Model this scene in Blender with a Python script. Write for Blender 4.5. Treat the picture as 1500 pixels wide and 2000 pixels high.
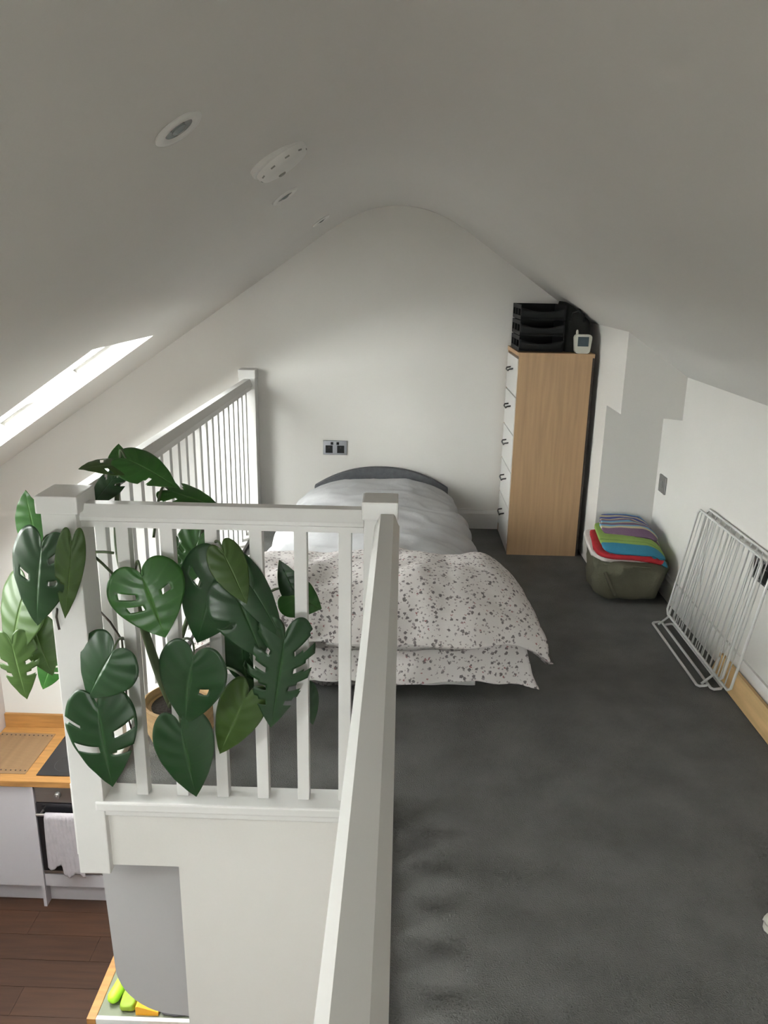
import bpy, bmesh, math, random
from mathutils import Vector, Matrix, noise
random.seed(7)
for o in list(bpy.data.objects):
    bpy.data.objects.remove(o)
SC = bpy.context.scene
COL = SC.collection

# ------------------------------------------------------------------ camera
EYE = Vector((0.0, 0.0, 1.53))
FPX, PITCH, YAW, ROLL = 1550.0, 0.28842, 0.02048, 0.01777
_f = Vector((-math.sin(YAW) * math.cos(PITCH), math.cos(YAW) * math.cos(PITCH), -math.sin(PITCH)))
_r0 = Vector((math.cos(YAW), math.sin(YAW), 0))
_u0 = _r0.cross(_f)
_r = _r0 * math.cos(ROLL) + _u0 * math.sin(ROLL)
_u = _u0 * math.cos(ROLL) - _r0 * math.sin(ROLL)
cam_data = bpy.data.cameras.new('camera')
cam = bpy.data.objects.new('camera', cam_data)
COL.objects.link(cam)
cam.matrix_world = Matrix(((_r.x, _u.x, -_f.x, EYE.x), (_r.y, _u.y, -_f.y, EYE.y), (_r.z, _u.z, -_f.z, EYE.z), (0, 0, 0, 1)))
cam_data.sensor_fit = 'VERTICAL'
cam_data.sensor_height = 36.0
cam_data.sensor_width = 27.0
cam_data.lens = FPX * 36.0 / 2000.0
cam_data.clip_start = 0.05
SC.camera = cam


def at(px, py, Y):
    """the point of the room at distance Y down the loft that stands behind a pixel of the photograph"""
    d = _f + _r * ((px - 750) / FPX) - _u * ((py - 1000) / FPX)
    return EYE + d * ((Y - EYE.y) / d.y)


# ------------------------------------------------------------------ light
world = bpy.data.worlds.new('overcast_sky')
SC.world = world
world.use_nodes = True
bg = world.node_tree.nodes['Background']
bg.inputs['Color'].default_value = (1.0, 0.988, 0.97, 1)
bg.inputs['Strength'].default_value = 35.5
SC.view_settings.view_transform = 'Standard'
SC.view_settings.look = 'None'
SC.view_settings.gamma = 1.0
SC.view_settings.use_curve_mapping = False
SC.view_settings.exposure = 0.0
SC.cycles.max_bounces = 10
SC.cycles.diffuse_bounces = 7
SC.cycles.transparent_max_bounces = 16
SC.cycles.sample_clamp_indirect = 6.0

# loft dimensions (metres, loft floor at z = 0)
GZ = -2.49            # ground floor
YB, YF = 4.85, -1.9   # far gable, wall behind the camera
XL, XR = -2.72, 1.36  # outer walls
RL, RR, RZ = -0.27, 0.19, 1.90   # flat strip of the ridge
K = 0.69              # roof slope
ROOF = 0.09


def zl(x): return RZ + K * (x - RL)
def zr(x): return RZ - K * (x - RR)


RM, RD = (RL + RR) / 2, 0.40        # middle and half width of the softened ridge
RT = RZ + K * (RR - RL) / 2 - K * RD / 2
XA, XB = RM - RD, RM + RD


def zc(x): return RT - K * (x - RM) ** 2 / (2 * RD)


RIDGE = [(XB - (XB - XA) * i / 16, zc(XB - (XB - XA) * i / 16)) for i in range(17)]   # right to left


SKY = [(3.19, 3.99, -2.58, -1.24), (0.55, 0.85, -2.0, -1.02), (1.75, 2.45, -2.50, -1.60)]  # y0 y1 x_low x_high; last two out of view, the third added for side light


def portal(name, c, xdir, ydir, sx, sy):
    L = bpy.data.lights.new(name, 'AREA')
    L.shape = 'RECTANGLE'; L.size = sx; L.size_y = sy
    L.cycles.is_portal = True
    o = bpy.data.objects.new(name, L); COL.objects.link(o)
    z = xdir.cross(ydir)
    o.matrix_world = Matrix(((xdir.x, ydir.x, z.x, c.x), (xdir.y, ydir.y, z.y, c.y), (xdir.z, ydir.z, z.z, c.z), (0, 0, 0, 1)))


_sl = math.hypot(1, K)
DS = Vector((1, 0, K)) / _sl       # up the left slope
NS = Vector((K, 0, -1)) / _sl      # into the room from the left slope
for y0, y1, xa, xb in SKY:
    c = Vector(((xa + xb) / 2, (y0 + y1) / 2, zl((xa + xb) / 2))) - NS * (ROOF + 0.06)
    portal('skylight_portal', c, Vector((0, 1, 0)), DS, y1 - y0, (xb - xa) * _sl)
WIN = (-0.76, 0.66, 0.38, 1.20)   # x0 x1 z0 z1 of an unseen window behind the camera, added and sized for its light
portal('back_window_portal', Vector(((WIN[0] + WIN[1]) / 2, YF - 0.14, (WIN[2] + WIN[3]) / 2)), Vector((1, 0, 0)), Vector((0, 0, -1)), WIN[1] - WIN[0], WIN[3] - WIN[2])

# ------------------------------------------------------------------ materials
M = {}


def mat(name, col, rough=0.6, var=0.0, scale=8.0, bump=0.0, bscale=60.0, metal=0.0, stretch=None, col2=None, spec=0.5, coat=0.0):
    m = bpy.data.materials.new(name); m.use_nodes = True
    nt = m.node_tree; N = nt.nodes; L = nt.links
    b = N['Principled BSDF']
    b.inputs['Roughness'].default_value = rough
    b.inputs['Metallic'].default_value = metal
    b.inputs['Specular IOR Level'].default_value = spec
    if coat: b.inputs['Coat Weight'].default_value = coat
    b.inputs['Base Color'].default_value = (*col, 1)
    tc = N.new('ShaderNodeTexCoord'); mp = N.new('ShaderNodeMapping')
    L.new(tc.outputs['Object'], mp.inputs['Vector'])
    if stretch: mp.inputs['Scale'].default_value = stretch
    if var > 0 or col2:
        n = N.new('ShaderNodeTexNoise'); n.inputs['Scale'].default_value = scale; n.inputs['Detail'].default_value = 4
        L.new(mp.outputs['Vector'], n.inputs['Vector'])
        r = N.new('ShaderNodeValToRGB')
        c2 = col2 or tuple(min(1, x * (1 + var)) for x in col)
        c1 = col if col2 else tuple(x * (1 - var) for x in col)
        r.color_ramp.elements[0].color = (*c1, 1); r.color_ramp.elements[1].color = (*c2, 1)
        r.color_ramp.elements[0].position = 0.3; r.color_ramp.elements[1].position = 0.7
        L.new(n.outputs['Fac'], r.inputs['Fac']); L.new(r.outputs['Color'], b.inputs['Base Color'])
    if bump > 0:
        n2 = N.new('ShaderNodeTexNoise'); n2.inputs['Scale'].default_value = bscale; n2.inputs['Detail'].default_value = 3
        L.new(mp.outputs['Vector'], n2.inputs['Vector'])
        bp = N.new('ShaderNodeBump'); bp.inputs['Strength'].default_value = bump; bp.inputs['Distance'].default_value = 0.01
        L.new(n2.outputs['Fac'], bp.inputs['Height']); L.new(bp.outputs['Normal'], b.inputs['Normal'])
    M[name] = m
    return m


mat('wall', (0.80, 0.785, 0.755), 0.85, 0.012, 3, 0.03, 90)
mat('ceiling', (0.75, 0.74, 0.715), 0.9, 0.012, 2, 0.03, 90)
mat('gloss_white', (0.82, 0.815, 0.80), 0.32, 0.01, 6)
mat('kitchen_wall', (0.80, 0.74, 0.725), 0.8)
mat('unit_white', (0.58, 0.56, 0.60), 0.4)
mat('carpet', (0.175, 0.176, 0.168), 0.95, 0.16, 6, 0.9, 260, spec=0.1)
mat('plank_a', (0.056, 0.024, 0.012), 0.5, 0.22, 5, 0.05, 30, stretch=(0.5, 7, 7))
mat('plank_b', (0.047, 0.020, 0.010), 0.5, 0.22, 5, 0.05, 30, stretch=(0.5, 7, 7))
mat('plank_c', (0.065, 0.029, 0.014), 0.5, 0.22, 5, 0.05, 30, stretch=(0.5, 7, 7))
mat('subfloor', (0.06, 0.04, 0.03), 0.9)
mat('oak', (0.40, 0.20, 0.062), 0.45, 0.18, 5, 0.03, 40, stretch=(1, 9, 9))
mat('chest_wood', (0.46, 0.30, 0.165), 0.5, 0.10, 4, 0.02, 40, stretch=(14, 14, 0.8))
mat('drawer_white', (0.82, 0.81, 0.79), 0.4)
mat('dark_gap', (0.04, 0.03, 0.025), 0.8)
mat('black_plastic', (0.007, 0.008, 0.009), 0.55, spec=0.25)
mat('black_cloth', (0.012, 0.013, 0.013), 0.85, 0.3, 30, 0.2, 200)
mat('black_glass', (0.012, 0.012, 0.015), 0.12)
mat('dark_metal', (0.08, 0.08, 0.08), 0.4, metal=0.6)
mat('steel', (0.45, 0.43, 0.41), 0.32, 0.05, 5, metal=1.0, stretch=(1, 1, 30))
mat('chrome', (0.50, 0.51, 0.53), 0.08, metal=1.0)
mat('satin_chrome', (0.42, 0.42, 0.41), 0.38, metal=0.9)
mat('wire_white', (0.74, 0.74, 0.73), 0.35)
mat('pine', (0.66, 0.45, 0.22), 0.6, 0.15, 4, 0.03, 40, stretch=(9, 0.8, 9))
mat('duvet_grey', (0.55, 0.555, 0.575), 0.9, 0.03, 12, 0.12, 40)
mat('headboard', (0.115, 0.12, 0.13), 0.9, 0.15, 40, 0.3, 300)
mat('bed_base', (0.045, 0.062, 0.068), 0.9, 0.2, 20, 0.2, 200)
mat('sheet_white', (0.76, 0.755, 0.74), 0.9, 0.02, 12, 0.1, 40)
mat('bag_olive', (0.115, 0.112, 0.075), 0.85, 0.12, 12, 0.25, 120)
mat('red_cloth', (0.36, 0.012, 0.022), 0.9, 0.15, 25, 0.3, 220)
mat('white_cloth', (0.72, 0.68, 0.65), 0.95, 0.05, 25, 0.3, 180)
mat('tea_towel', (0.47, 0.44, 0.47), 0.95, 0.06, 22, 0.35, 120)
mat('pot', (0.55, 0.37, 0.19), 0.85, 0.14, 14, 0.35, 90, stretch=(1, 1, 5))
mat('soil', (0.03, 0.022, 0.016), 0.95, 0.3, 60, 0.8, 120)
mat('stem', (0.060, 0.088, 0.035), 0.6, 0.25, 18, 0.2, 60)
mat('root', (0.045, 0.036, 0.026), 0.8, 0.2, 30)
mat('monitor_white', (0.66, 0.66, 0.58), 0.45)
mat('monitor_screen', (0.045, 0.075, 0.09), 0.15)
mat('lime', (0.50, 0.95, 0.05), 0.5)
mat('olive_lime', (0.28, 0.42, 0.03), 0.6)
mat('orange', (0.85, 0.42, 0.03), 0.55)
mat('slate_cloth', (0.20, 0.19, 0.21), 0.9, 0.1, 30)
mat('sage', (0.20, 0.215, 0.155), 0.35, 0.08, 6)
mat('pale_yellow', (0.85, 0.82, 0.35), 0.6)
mat('slipper', (0.60, 0.585, 0.53), 0.9, 0.05, 30, 0.3, 120)
mat('bulb', (0.30, 0.33, 0.33), 0.12, metal=0.3)
mat('reflector', (0.10, 0.11, 0.11), 0.2, metal=0.8)
mat('vent_dark', (0.30, 0.30, 0.285), 0.7)
mat('garden', (0.16, 0.15, 0.13), 0.95, 0.3, 2)
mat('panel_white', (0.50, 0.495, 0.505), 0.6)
mat('bead', (0.06, 0.04, 0.03), 0.6)
mat('label_print', (0.75, 0.75, 0.75), 0.6)


def ramp_mat(name, axis, stops, rough=0.9, bump=0.3, bscale=200):
    """bands of dyed cloth across the object's own length"""
    m = mat(name, stops[0][1], rough, bump=bump, bscale=bscale)
    nt = m.node_tree; N = nt.nodes; L = nt.links
    tc = N.new('ShaderNodeTexCoord'); sp = N.new('ShaderNodeSeparateXYZ'); r = N.new('ShaderNodeValToRGB')
    L.new(tc.outputs['UV'], sp.inputs[0]); L.new(sp.outputs[axis], r.inputs['Fac'])
    r.color_ramp.interpolation = 'CONSTANT'
    el = r.color_ramp.elements
    while len(el) < len(stops): el.new(0.5)
    for e, (p, c) in zip(el, stops):
        e.position = p; e.color = (*c, 1)
    L.new(r.outputs['Color'], N['Principled BSDF'].inputs['Base Color'])
    return m


_bl, _cr, _nv, _pu, _sk = (0.10, 0.25, 0.50), (0.55, 0.49, 0.32), (0.055, 0.07, 0.27), (0.17, 0.10, 0.17), (0.16, 0.38, 0.58)
ramp_mat('striped_cloth', 1, [(0, _pu), (0.13, _cr), (0.19, _sk), (0.25, _pu), (0.36, _cr), (0.41, _sk), (0.52, _pu), (0.60, _cr), (0.65, _nv), (0.76, _cr), (0.85, _nv), (0.91, _sk)])
ramp_mat('green_cloth', 1, [(0, (0.03, 0.20, 0.32)), (0.13, (0.26, 0.40, 0.10)), (0.18, (0.19, 0.31, 0.075)), (0.21, (0.28, 0.43, 0.11)), (0.93, (0.05, 0.2, 0.33))])


def floral():
    m = mat('floral', (0.74, 0.70, 0.69), 0.92, bump=0.12, bscale=45)
    nt = m.node_tree; N = nt.nodes; L = nt.links
    tc = N.new('ShaderNodeTexCoord')
    base = None
    for sc, lim, col, seed in ((44, 0.29, (0.19, 0.165, 0.17), 0.0), (64, 0.26, (0.36, 0.32, 0.325), 3.7), (30, 0.12, (0.36, 0.16, 0.17), 8.1)):
        mp = N.new('ShaderNodeMapping'); mp.inputs['Location'].default_value = (seed, seed, 0)
        L.new(tc.outputs['Object'], mp.inputs['Vector'])
        v = N.new('ShaderNodeTexVoronoi'); v.inputs['Scale'].default_value = sc
        ns = N.new('ShaderNodeTexNoise'); ns.inputs['Scale'].default_value = 190
        L.new(mp.outputs['Vector'], v.inputs['Vector']); L.new(mp.outputs['Vector'], ns.inputs['Vector'])
        ad = N.new('ShaderNodeMath'); ad.operation = 'MULTIPLY_ADD'; ad.inputs[1].default_value = 0.62
        L.new(ns.outputs['Fac'], ad.inputs[0]); L.new(v.outputs['Distance'], ad.inputs[2])
        lt = N.new('ShaderNodeMath'); lt.operation = 'LESS_THAN'; lt.inputs[1].default_value = lim + 0.285
        L.new(ad.outputs[0], lt.inputs[0])
        mx = N.new('ShaderNodeMix'); mx.data_type = 'RGBA'
        L.new(lt.outputs[0], mx.inputs['Factor'])
        if base is None: mx.inputs['A'].default_value = (0.74, 0.70, 0.69, 1)
        else: L.new(base, mx.inputs['A'])
        mx.inputs['B'].default_value = (*col, 1)
        base = mx.outputs['Result']
    L.new(base, N['Principled BSDF'].inputs['Base Color'])


floral()


def leafmat(name, c, cv, back, rough=0.33):
    m = mat(name, c, rough, coat=0.05)
    nt = m.node_tree; N = nt.nodes; L = nt.links
    b = N['Principled BSDF']; out = N['Material Output']
    uv = N.new('ShaderNodeTexCoord'); sp = N.new('ShaderNodeSeparateXYZ')
    L.new(uv.outputs['UV'], sp.inputs[0])
    mr = N.new('ShaderNodeMapRange'); mr.inputs['From Min'].default_value = 0.02; mr.inputs['From Max'].default_value = 0.10
    mr.inputs['To Min'].default_value = 1; mr.inputs['To Max'].default_value = 0
    L.new(sp.outputs[1], mr.inputs['Value'])
    wv = N.new('ShaderNodeMath'); wv.operation = 'MULTIPLY'; wv.inputs[1].default_value = 44.0
    L.new(sp.outputs[0], wv.inputs[0])
    sn = N.new('ShaderNodeMath'); sn.operation = 'SINE'; L.new(wv.outputs[0], sn.inputs[0])
    m2 = N.new('ShaderNodeMapRange'); m2.inputs['From Min'].default_value = 0.86; m2.inputs['From Max'].default_value = 1.0; m2.inputs['To Max'].default_value = 0.22
    L.new(sn.outputs[0], m2.inputs['Value'])
    mxv = N.new('ShaderNodeMath'); mxv.operation = 'MAXIMUM'; L.new(mr.outputs[0], mxv.inputs[0]); L.new(m2.outputs[0], mxv.inputs[1])
    mx = N.new('ShaderNodeMix'); mx.data_type = 'RGBA'; mx.inputs['A'].default_value = (*c, 1); mx.inputs['B'].default_value = (*cv, 1)
    L.new(mxv.outputs[0], mx.inputs['Factor'])
    L.new(mx.outputs['Result'], b.inputs['Base Color'])
    bp = N.new('ShaderNodeBump'); bp.inputs['Strength'].default_value = 0.12; bp.inputs['Distance'].default_value = 0.003
    L.new(sn.outputs[0], bp.inputs['Height']); L.new(bp.outputs['Normal'], b.inputs['Normal'])
    tr = N.new('ShaderNodeBsdfTranslucent'); tr.inputs['Color'].default_value = (*back, 1)
    ms = N.new('ShaderNodeMixShader'); ms.inputs['Fac'].default_value = 0.28
    L.new(b.outputs[0], ms.inputs[1]); L.new(tr.outputs[0], ms.inputs[2]); L.new(ms.outputs[0], out.inputs['Surface'])


leafmat('leaf_dark', (0.014, 0.052, 0.016), (0.028, 0.085, 0.026), (0.04, 0.13, 0.02), 0.36)
leafmat('leaf_mid', (0.030, 0.112, 0.020), (0.075, 0.20, 0.045), (0.07, 0.22, 0.03))
leafmat('leaf_light', (0.042, 0.090, 0.015), (0.072, 0.135, 0.030), (0.045, 0.085, 0.012), 0.45)


def glass():
    m = bpy.data.materials.new('window_glass'); m.use_nodes = True
    nt = m.node_tree; N = nt.nodes; L = nt.links; N.clear()
    o = N.new('ShaderNodeOutputMaterial'); t = N.new('ShaderNodeBsdfTransparent'); g = N.new('ShaderNodeBsdfGlossy')
    t.inputs['Color'].default_value = (0.95, 0.97, 0.96, 1); g.inputs['Roughness'].default_value = 0.02
    f = N.new('ShaderNodeFresnel'); f.inputs['IOR'].default_value = 1.06
    mx = N.new('ShaderNodeMixShader')
    L.new(f.outputs[0], mx.inputs[0]); L.new(t.outputs[0], mx.inputs[1]); L.new(g.outputs[0], mx.inputs[2]); L.new(mx.outputs[0], o.inputs[0])
    M['glass'] = m


glass()

# ------------------------------------------------------------------ builders
ORG = {}


def children_origin(parent):
    return ORG.get(parent.name, Vector((0, 0, 0))) if parent else Vector((0, 0, 0))


def tag(o, label=None, cat=None, group=None, kind=None):
    if label: o['label'] = label
    if cat: o['category'] = cat
    if group: o['group'] = group
    if kind: o['kind'] = kind
    return o


def thing(name, loc, label, cat, group=None):
    o = bpy.data.objects.new(name, None); COL.objects.link(o)
    o.empty_display_size = 0.05
    o.location = loc
    ORG[o.name] = Vector(loc)
    return tag(o, label, cat, group)


class MB:
    def __init__(s):
        s.v = []; s.f = []; s.uv = {}; s.mi = []

    def add(s, vs, fs, mi=0):
        n = len(s.v); s.v += [Vector(p) for p in vs]
        s.f += [tuple(i + n for i in f) for f in fs]; s.mi += [mi] * len(fs)
        return s

    def box(s, x0, x1, y0, y1, z0, z1, bev=0.0, mtx=None):
        bm = bmesh.new()
        bmesh.ops.create_cube(bm, size=1)
        for v in bm.verts:
            v.co = Vector(((x0 + x1) / 2 + v.co.x * (x1 - x0), (y0 + y1) / 2 + v.co.y * (y1 - y0), (z0 + z1) / 2 + v.co.z * (z1 - z0)))
        if bev > 0:
            bmesh.ops.bevel(bm, geom=list(bm.edges), offset=bev, segments=2, profile=0.6, affect='EDGES')
        return s._bm(bm, mtx)

    def _bm(s, bm, mtx=None):
        bm.verts.index_update()
        vs = [(mtx @ v.co if mtx else v.co.copy()) for v in bm.verts]
        fs = [tuple(v.index for v in f.verts) for f in bm.faces]
        bm.free()
        return s.add(vs, fs)

    def prism(s, poly, axis, a, b):
        """poly: list of 2-D points, extruded along axis ('x','y','z') from a to b"""
        def P(p, t):
            return {'x': (t, p[0], p[1]), 'y': (p[0], t, p[1]), 'z': (p[0], p[1], t)}[axis]
        n = len(poly)
        vs = [P(p, a) for p in poly] + [P(p, b) for p in poly]
        fs = [tuple(range(n)), tuple(range(2 * n - 1, n - 1, -1))]
        fs += [(i, i + n, (i + 1) % n + n, (i + 1) % n) for i in range(n)]
        return s.add(vs, fs)

    def tube(s, pts, rad, n=8, closed=False):
        pts = [Vector(p) for p in pts]; m = len(pts)
        R = rad if isinstance(rad, (list, tuple)) else [rad] * m
        vs, fs = [], []
        prev = None
        for i, p in enumerate(pts):
            a = pts[(i - 1) % m] if (closed or i > 0) else p
            b = pts[(i + 1) % m] if (closed or i < m - 1) else p
            t = (b - a).normalized()
            ref = prev if prev else (Vector((0, 0, 1)) if abs(t.z) < 0.9 else Vector((1, 0, 0)))
            u = (ref - t * ref.dot(t))
            if u.length < 1e-5: u = t.orthogonal()
            u.normalize(); w = t.cross(u); prev = u
            vs += [p + (u * math.cos(2 * math.pi * k / n) + w * math.sin(2 * math.pi * k / n)) * R[i] for k in range(n)]
        for i in range(m if closed else m - 1):
            j = (i + 1) % m
            fs += [(i * n + k, i * n + (k + 1) % n, j * n + (k + 1) % n, j * n + k) for k in range(n)]
        if not closed:
            fs += [tuple(range(n - 1, -1, -1)), tuple((m - 1) * n + k for k in range(n))]
        return s.add(vs, fs)

    def lathe(s, prof, n=32, mtx=None):
        mtx = mtx or Matrix()
        vs, fs = [], []
        for r, z in prof:
            vs += [mtx @ Vector((r * math.cos(2 * math.pi * k / n), r * math.sin(2 * math.pi * k / n), z)) for k in range(n)]
        for i in range(len(prof) - 1):
            fs += [(i * n + k, i * n + (k + 1) % n, (i + 1) * n + (k + 1) % n, (i + 1) * n + k) for k in range(n)]
        fs += [tuple(range(n - 1, -1, -1)), tuple((len(prof) - 1) * n + k for k in range(n))]
        return s.add(vs, fs)

    def grid(s, fn, nu, nv, uv=True):
        n0 = len(s.v)
        for i in range(nu + 1):
            for j in range(nv + 1):
                s.uv[len(s.v)] = (i / nu, j / nv)
                s.v.append(Vector(fn(i / nu, j / nv)))
        for i in range(nu):
            for j in range(nv):
                a = n0 + i * (nv + 1) + j
                s.f.append((a, a + nv + 1, a + nv + 2, a + 1)); s.mi.append(0)
        return s

    def build(s, name, material, parent=None, smooth=False, kind=None, label=None, solid=0.0, subsurf=0, fix=True):
        org = children_origin(parent)
        me = bpy.data.meshes.new(name)
        me.from_pydata([tuple(v - org) for v in s.v], [], s.f)
        mats = material if isinstance(material, (list, tuple)) else [material]
        for m in mats: me.materials.append(M[m])
        if len(mats) > 1:
            for p, k in zip(me.polygons, s.mi): p.material_index = k
        if s.uv:
            lay = me.uv_layers.new(name='UVMap')
            for lp in me.loops:
                lay.data[lp.index].uv = s.uv.get(lp.vertex_index, (0, 0))
        if fix:
            bm = bmesh.new(); bm.from_mesh(me); bmesh.ops.recalc_face_normals(bm, faces=bm.faces); bm.to_mesh(me); bm.free()
        if smooth:
            for p in me.polygons: p.use_smooth = True
        me.update()
        o = bpy.data.objects.new(name, me); COL.objects.link(o)
        if parent: o.parent = parent; ORG[o.name] = org
        if solid:
            md = o.modifiers.new('thick', 'SOLIDIFY'); md.thickness = solid; md.offset = 0
        if subsurf:
            md = o.modifiers.new('soft', 'SUBSURF'); md.levels = md.render_levels = subsurf
        if smooth and smooth != 'all':
            md = o.modifiers.new('edges', 'EDGE_SPLIT'); md.split_angle = math.radians(smooth if smooth is not True else 40)
        return tag(o, label, kind=kind)


def based(o, p):
    """move a one-mesh thing's origin to its base"""
    p = Vector(p)
    for v in o.data.vertices: v.co -= p
    o.location = p
    return o


def wrink(p, sc, amp):
    return noise.fractal(Vector(p) * sc, 1.0, 2.0, 3) * amp


# ------------------------------------------------------------------ setting
def struct(name, mb, m, **k):
    return mb.build(name, m, kind='structure', **k)


# ground outside
g = MB().box(-30, 30, -40, 40, GZ - 0.3, GZ - 0.12)
struct('ground', g, 'garden', label='grey paving outside the house')

# far gable, shaped to the roof
struct('wall_back', MB().prism([(XL - .1, GZ - .05), (XR + .1, GZ - .05), (XR + .1, zr(XR + .1)), *[(x, z + .03) for x, z in RIDGE], (XL - .1, zl(XL - .1))], 'y', YB, YB + .15), 'wall')
struct('wall_left', MB().box(XL - .15, XL, YF, YB, GZ - .05, zl(XL) + .02), 'kitchen_wall')
struct('wall_right', MB().box(XR, XR + .15, YF, YB, GZ - .05, zr(XR) + .02), 'wall')
# wall behind the camera with an opening for the added window
w = MB()
for poly in ([(XL - .1, GZ - .05), (WIN[0], GZ - .05), (WIN[0], zl(WIN[0])), (XL - .1, zl(XL - .1))],
             [(WIN[0], WIN[3]), (WIN[1], WIN[3]), (WIN[1], zr(WIN[1])), *[(x, z + .03) for x, z in RIDGE], (WIN[0], zl(WIN[0]))],
             [(WIN[0], GZ - .05), (WIN[1], GZ - .05), (WIN[1], WIN[2]), (WIN[0], WIN[2])],
             [(WIN[1], GZ - .05), (XR + .1, GZ - .05), (XR + .1, zr(XR + .1)), (WIN[1], zr(WIN[1]))]):
    w.prism(poly, 'y', YF - .15, YF)
struct('wall_front', w, 'wall')
d = thing('window_4', ((WIN[0] + WIN[1]) / 2, YF - .08, WIN[2]), None, None); d['kind'] = 'structure'
for i in range(2):
    a = WIN[0] + (WIN[1] - WIN[0]) * i / 2; b = WIN[0] + (WIN[1] - WIN[0]) * (i + 1) / 2
    for q in ((a, a + .06, WIN[2], WIN[3]), (b - .06, b, WIN[2], WIN[3]), (a + .06, b - .06, WIN[2], WIN[2] + .08), (a + .06, b - .06, WIN[3] - .06, WIN[3])):
        MB().box(q[0], q[1], YF - .11, YF - .05, q[2], q[3]).build('frame_bar', 'gloss_white', d)
    MB().box(a + .06, b - .06, YF - .083, YF - .077, WIN[2] + .08, WIN[3] - .06).build('pane', 'glass', d)

# roof: left slope with three skylight openings (the third added for side light), right slope, softened ridge
def slope_left():
    mb = MB()
    xs = sorted({XL - .1, XA} | {x for s in SKY for x in s[2:]}); ys = sorted({YF - .1, YB + .1} | {y for s in SKY for y in s[:2]})
    def P(x, y, o): return Vector((x, y, zl(x))) - NS * (ROOF * o)
    hole = lambda xa, xb, ya, yb: any(xa >= s[2] - 1e-6 and xb <= s[3] + 1e-6 and ya >= s[0] - 1e-6 and yb <= s[1] + 1e-6 for s in SKY)
    for i in range(len(xs) - 1):
        for j in range(len(ys) - 1):
            a, b, c, e = xs[i], xs[i + 1], ys[j], ys[j + 1]
            if hole(a, b, c, e):
                for (p, q) in (((a, c), (b, c)), ((b, c), (b, e)), ((b, e), (a, e)), ((a, e), (a, c))):
                    mb.add([P(*p, 0), P(*q, 0), P(*q, 1), P(*p, 1)], [(0, 1, 2, 3)])
                continue
            for o in (0, 1):
                mb.add([P(a, c, o), P(b, c, o), P(b, e, o), P(a, e, o)], [(0, 1, 2, 3)])
    return mb


struct('ceiling', slope_left(), 'ceiling', fix=False)
struct('ceiling', MB().prism([(XB, zr(XB)), (XR + .15, zr(XR + .15)), (XR + .15, zr(XR + .15) + .15), (XB, zr(XB) + .15)], 'y', YF - .1, YB + .1), 'ceiling')
mb = MB()
def ridge(u, v):
    x = XA + (XB - XA) * u
    return (x, YF - .1 + (YB - YF + .2) * v, zc(x))
mb.grid(ridge, 28, 1)
mb.add([(x, y, RZ + .2) for x, y in ((XA - .1, YF - .1), (XB, YF - .1), (XB, YB + .1), (XA - .1, YB + .1))], [(0, 1, 2, 3)])
struct('ceiling', mb, 'ceiling', smooth=60, fix=False)

for i, (y0, y1, xa, xb) in enumerate(SKY):
    c = Vector(((xa + xb) / 2, (y0 + y1) / 2, zl((xa + xb) / 2))) - NS * ROOF
    wn = thing('window_%d' % (i + 1), c, None, None); wn['kind'] = 'structure'  # the third one is unseen, put in to throw light from the left
    mt = Matrix.Translation(c) @ Matrix(((0, DS.x, -NS.x), (1, DS.y, -NS.y), (0, DS.z, -NS.z))).to_4x4()
    hy, hx = (y1 - y0) / 2, (xb - xa) * _sl / 2
    for q in ((-hy, hy, -hx, -hx + .03), (-hy, hy, hx - .03, hx), (-hy, -hy + .03, -hx + .03, hx - .03), (hy - .03, hy, -hx + .03, hx - .03)):
        MB().box(q[0], q[1], q[2], q[3], -.002, .032, 0, mt).build('frame_bar', 'gloss_white', wn)
    MB().box(-hy + .03, hy - .03, -hx + .03, hx - .03, .014, .020, 0, mt).build('pane', 'glass', wn)

# loft floor (carpet on top, painted below)
Lsh = [(-.99, 2.08), (-.06, 2.08), (-.06, YF), (XR, YF), (XR, YB), (-.99, YB)]
mb = MB().prism(Lsh, 'z', -.24, 0)
mb.mi = [1] * len(mb.f); mb.mi[1] = 0
fl = struct('floor', mb, ['carpet', 'wall'])
# ground floor boards
gf = struct('floor', MB().box(XL, XR, YF, YB, GZ - .06, GZ - .012), 'subfloor')
PW, PL = 0.19, 1.25
rows = int((YB - YF) / PW) + 1
meshes = {}
for r_ in range(rows):
    y0 = YF + r_ * PW
    off = (r_ * 0.47) % PL
    x = XL - off
    while x < -0.1:
        a, b = max(x, XL), min(x + PL, -0.1)
        if b - a > .03 and y0 + PW < YB + .1:
            m = random.choice(['plank_a', 'plank_b', 'plank_c', 'plank_a'])
            MB().box(a + .0012, b - .0012, y0 + .0012, min(y0 + PW, YB) - .0012, GZ - .012, GZ).build('plank', m, gf)
        x += PL

# stairwell walls and the pier with its bulkhead by the chest of drawers
struct('wall_stairwell', MB().prism([(-.875, -.03), (-.06, -.03), (-.06, GZ), (-.655, GZ), (-.655, -.226), (-.875, -.226)], 'y', 2.02, 2.08), 'wall')
struct('wall_stairwell', MB().box(-.10, -.02, YF, 2.02, GZ, -.03), 'wall')
struct('wall_pier', MB().prism([(1.06, 0), (XR, 0), (XR, zr(XR) + .01), (1.06, zr(1.06) + .01)], 'y', 4.13, YB), 'wall')
struct('wall_bulkhead', MB().prism([(1.06, .91), (XR, .885), (XR, zr(XR) + .01), (1.06, zr(1.06) + .01)], 'y', 3.85, 4.13), 'wall')
struct('trim_1', MB().box(-1.005, -.99, 2.1, YB, -.26, .0), 'gloss_white')


def skirting(name, poly, axis, a, b):
    struct(name, MB().prism(poly, axis, a, b), 'gloss_white')


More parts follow.
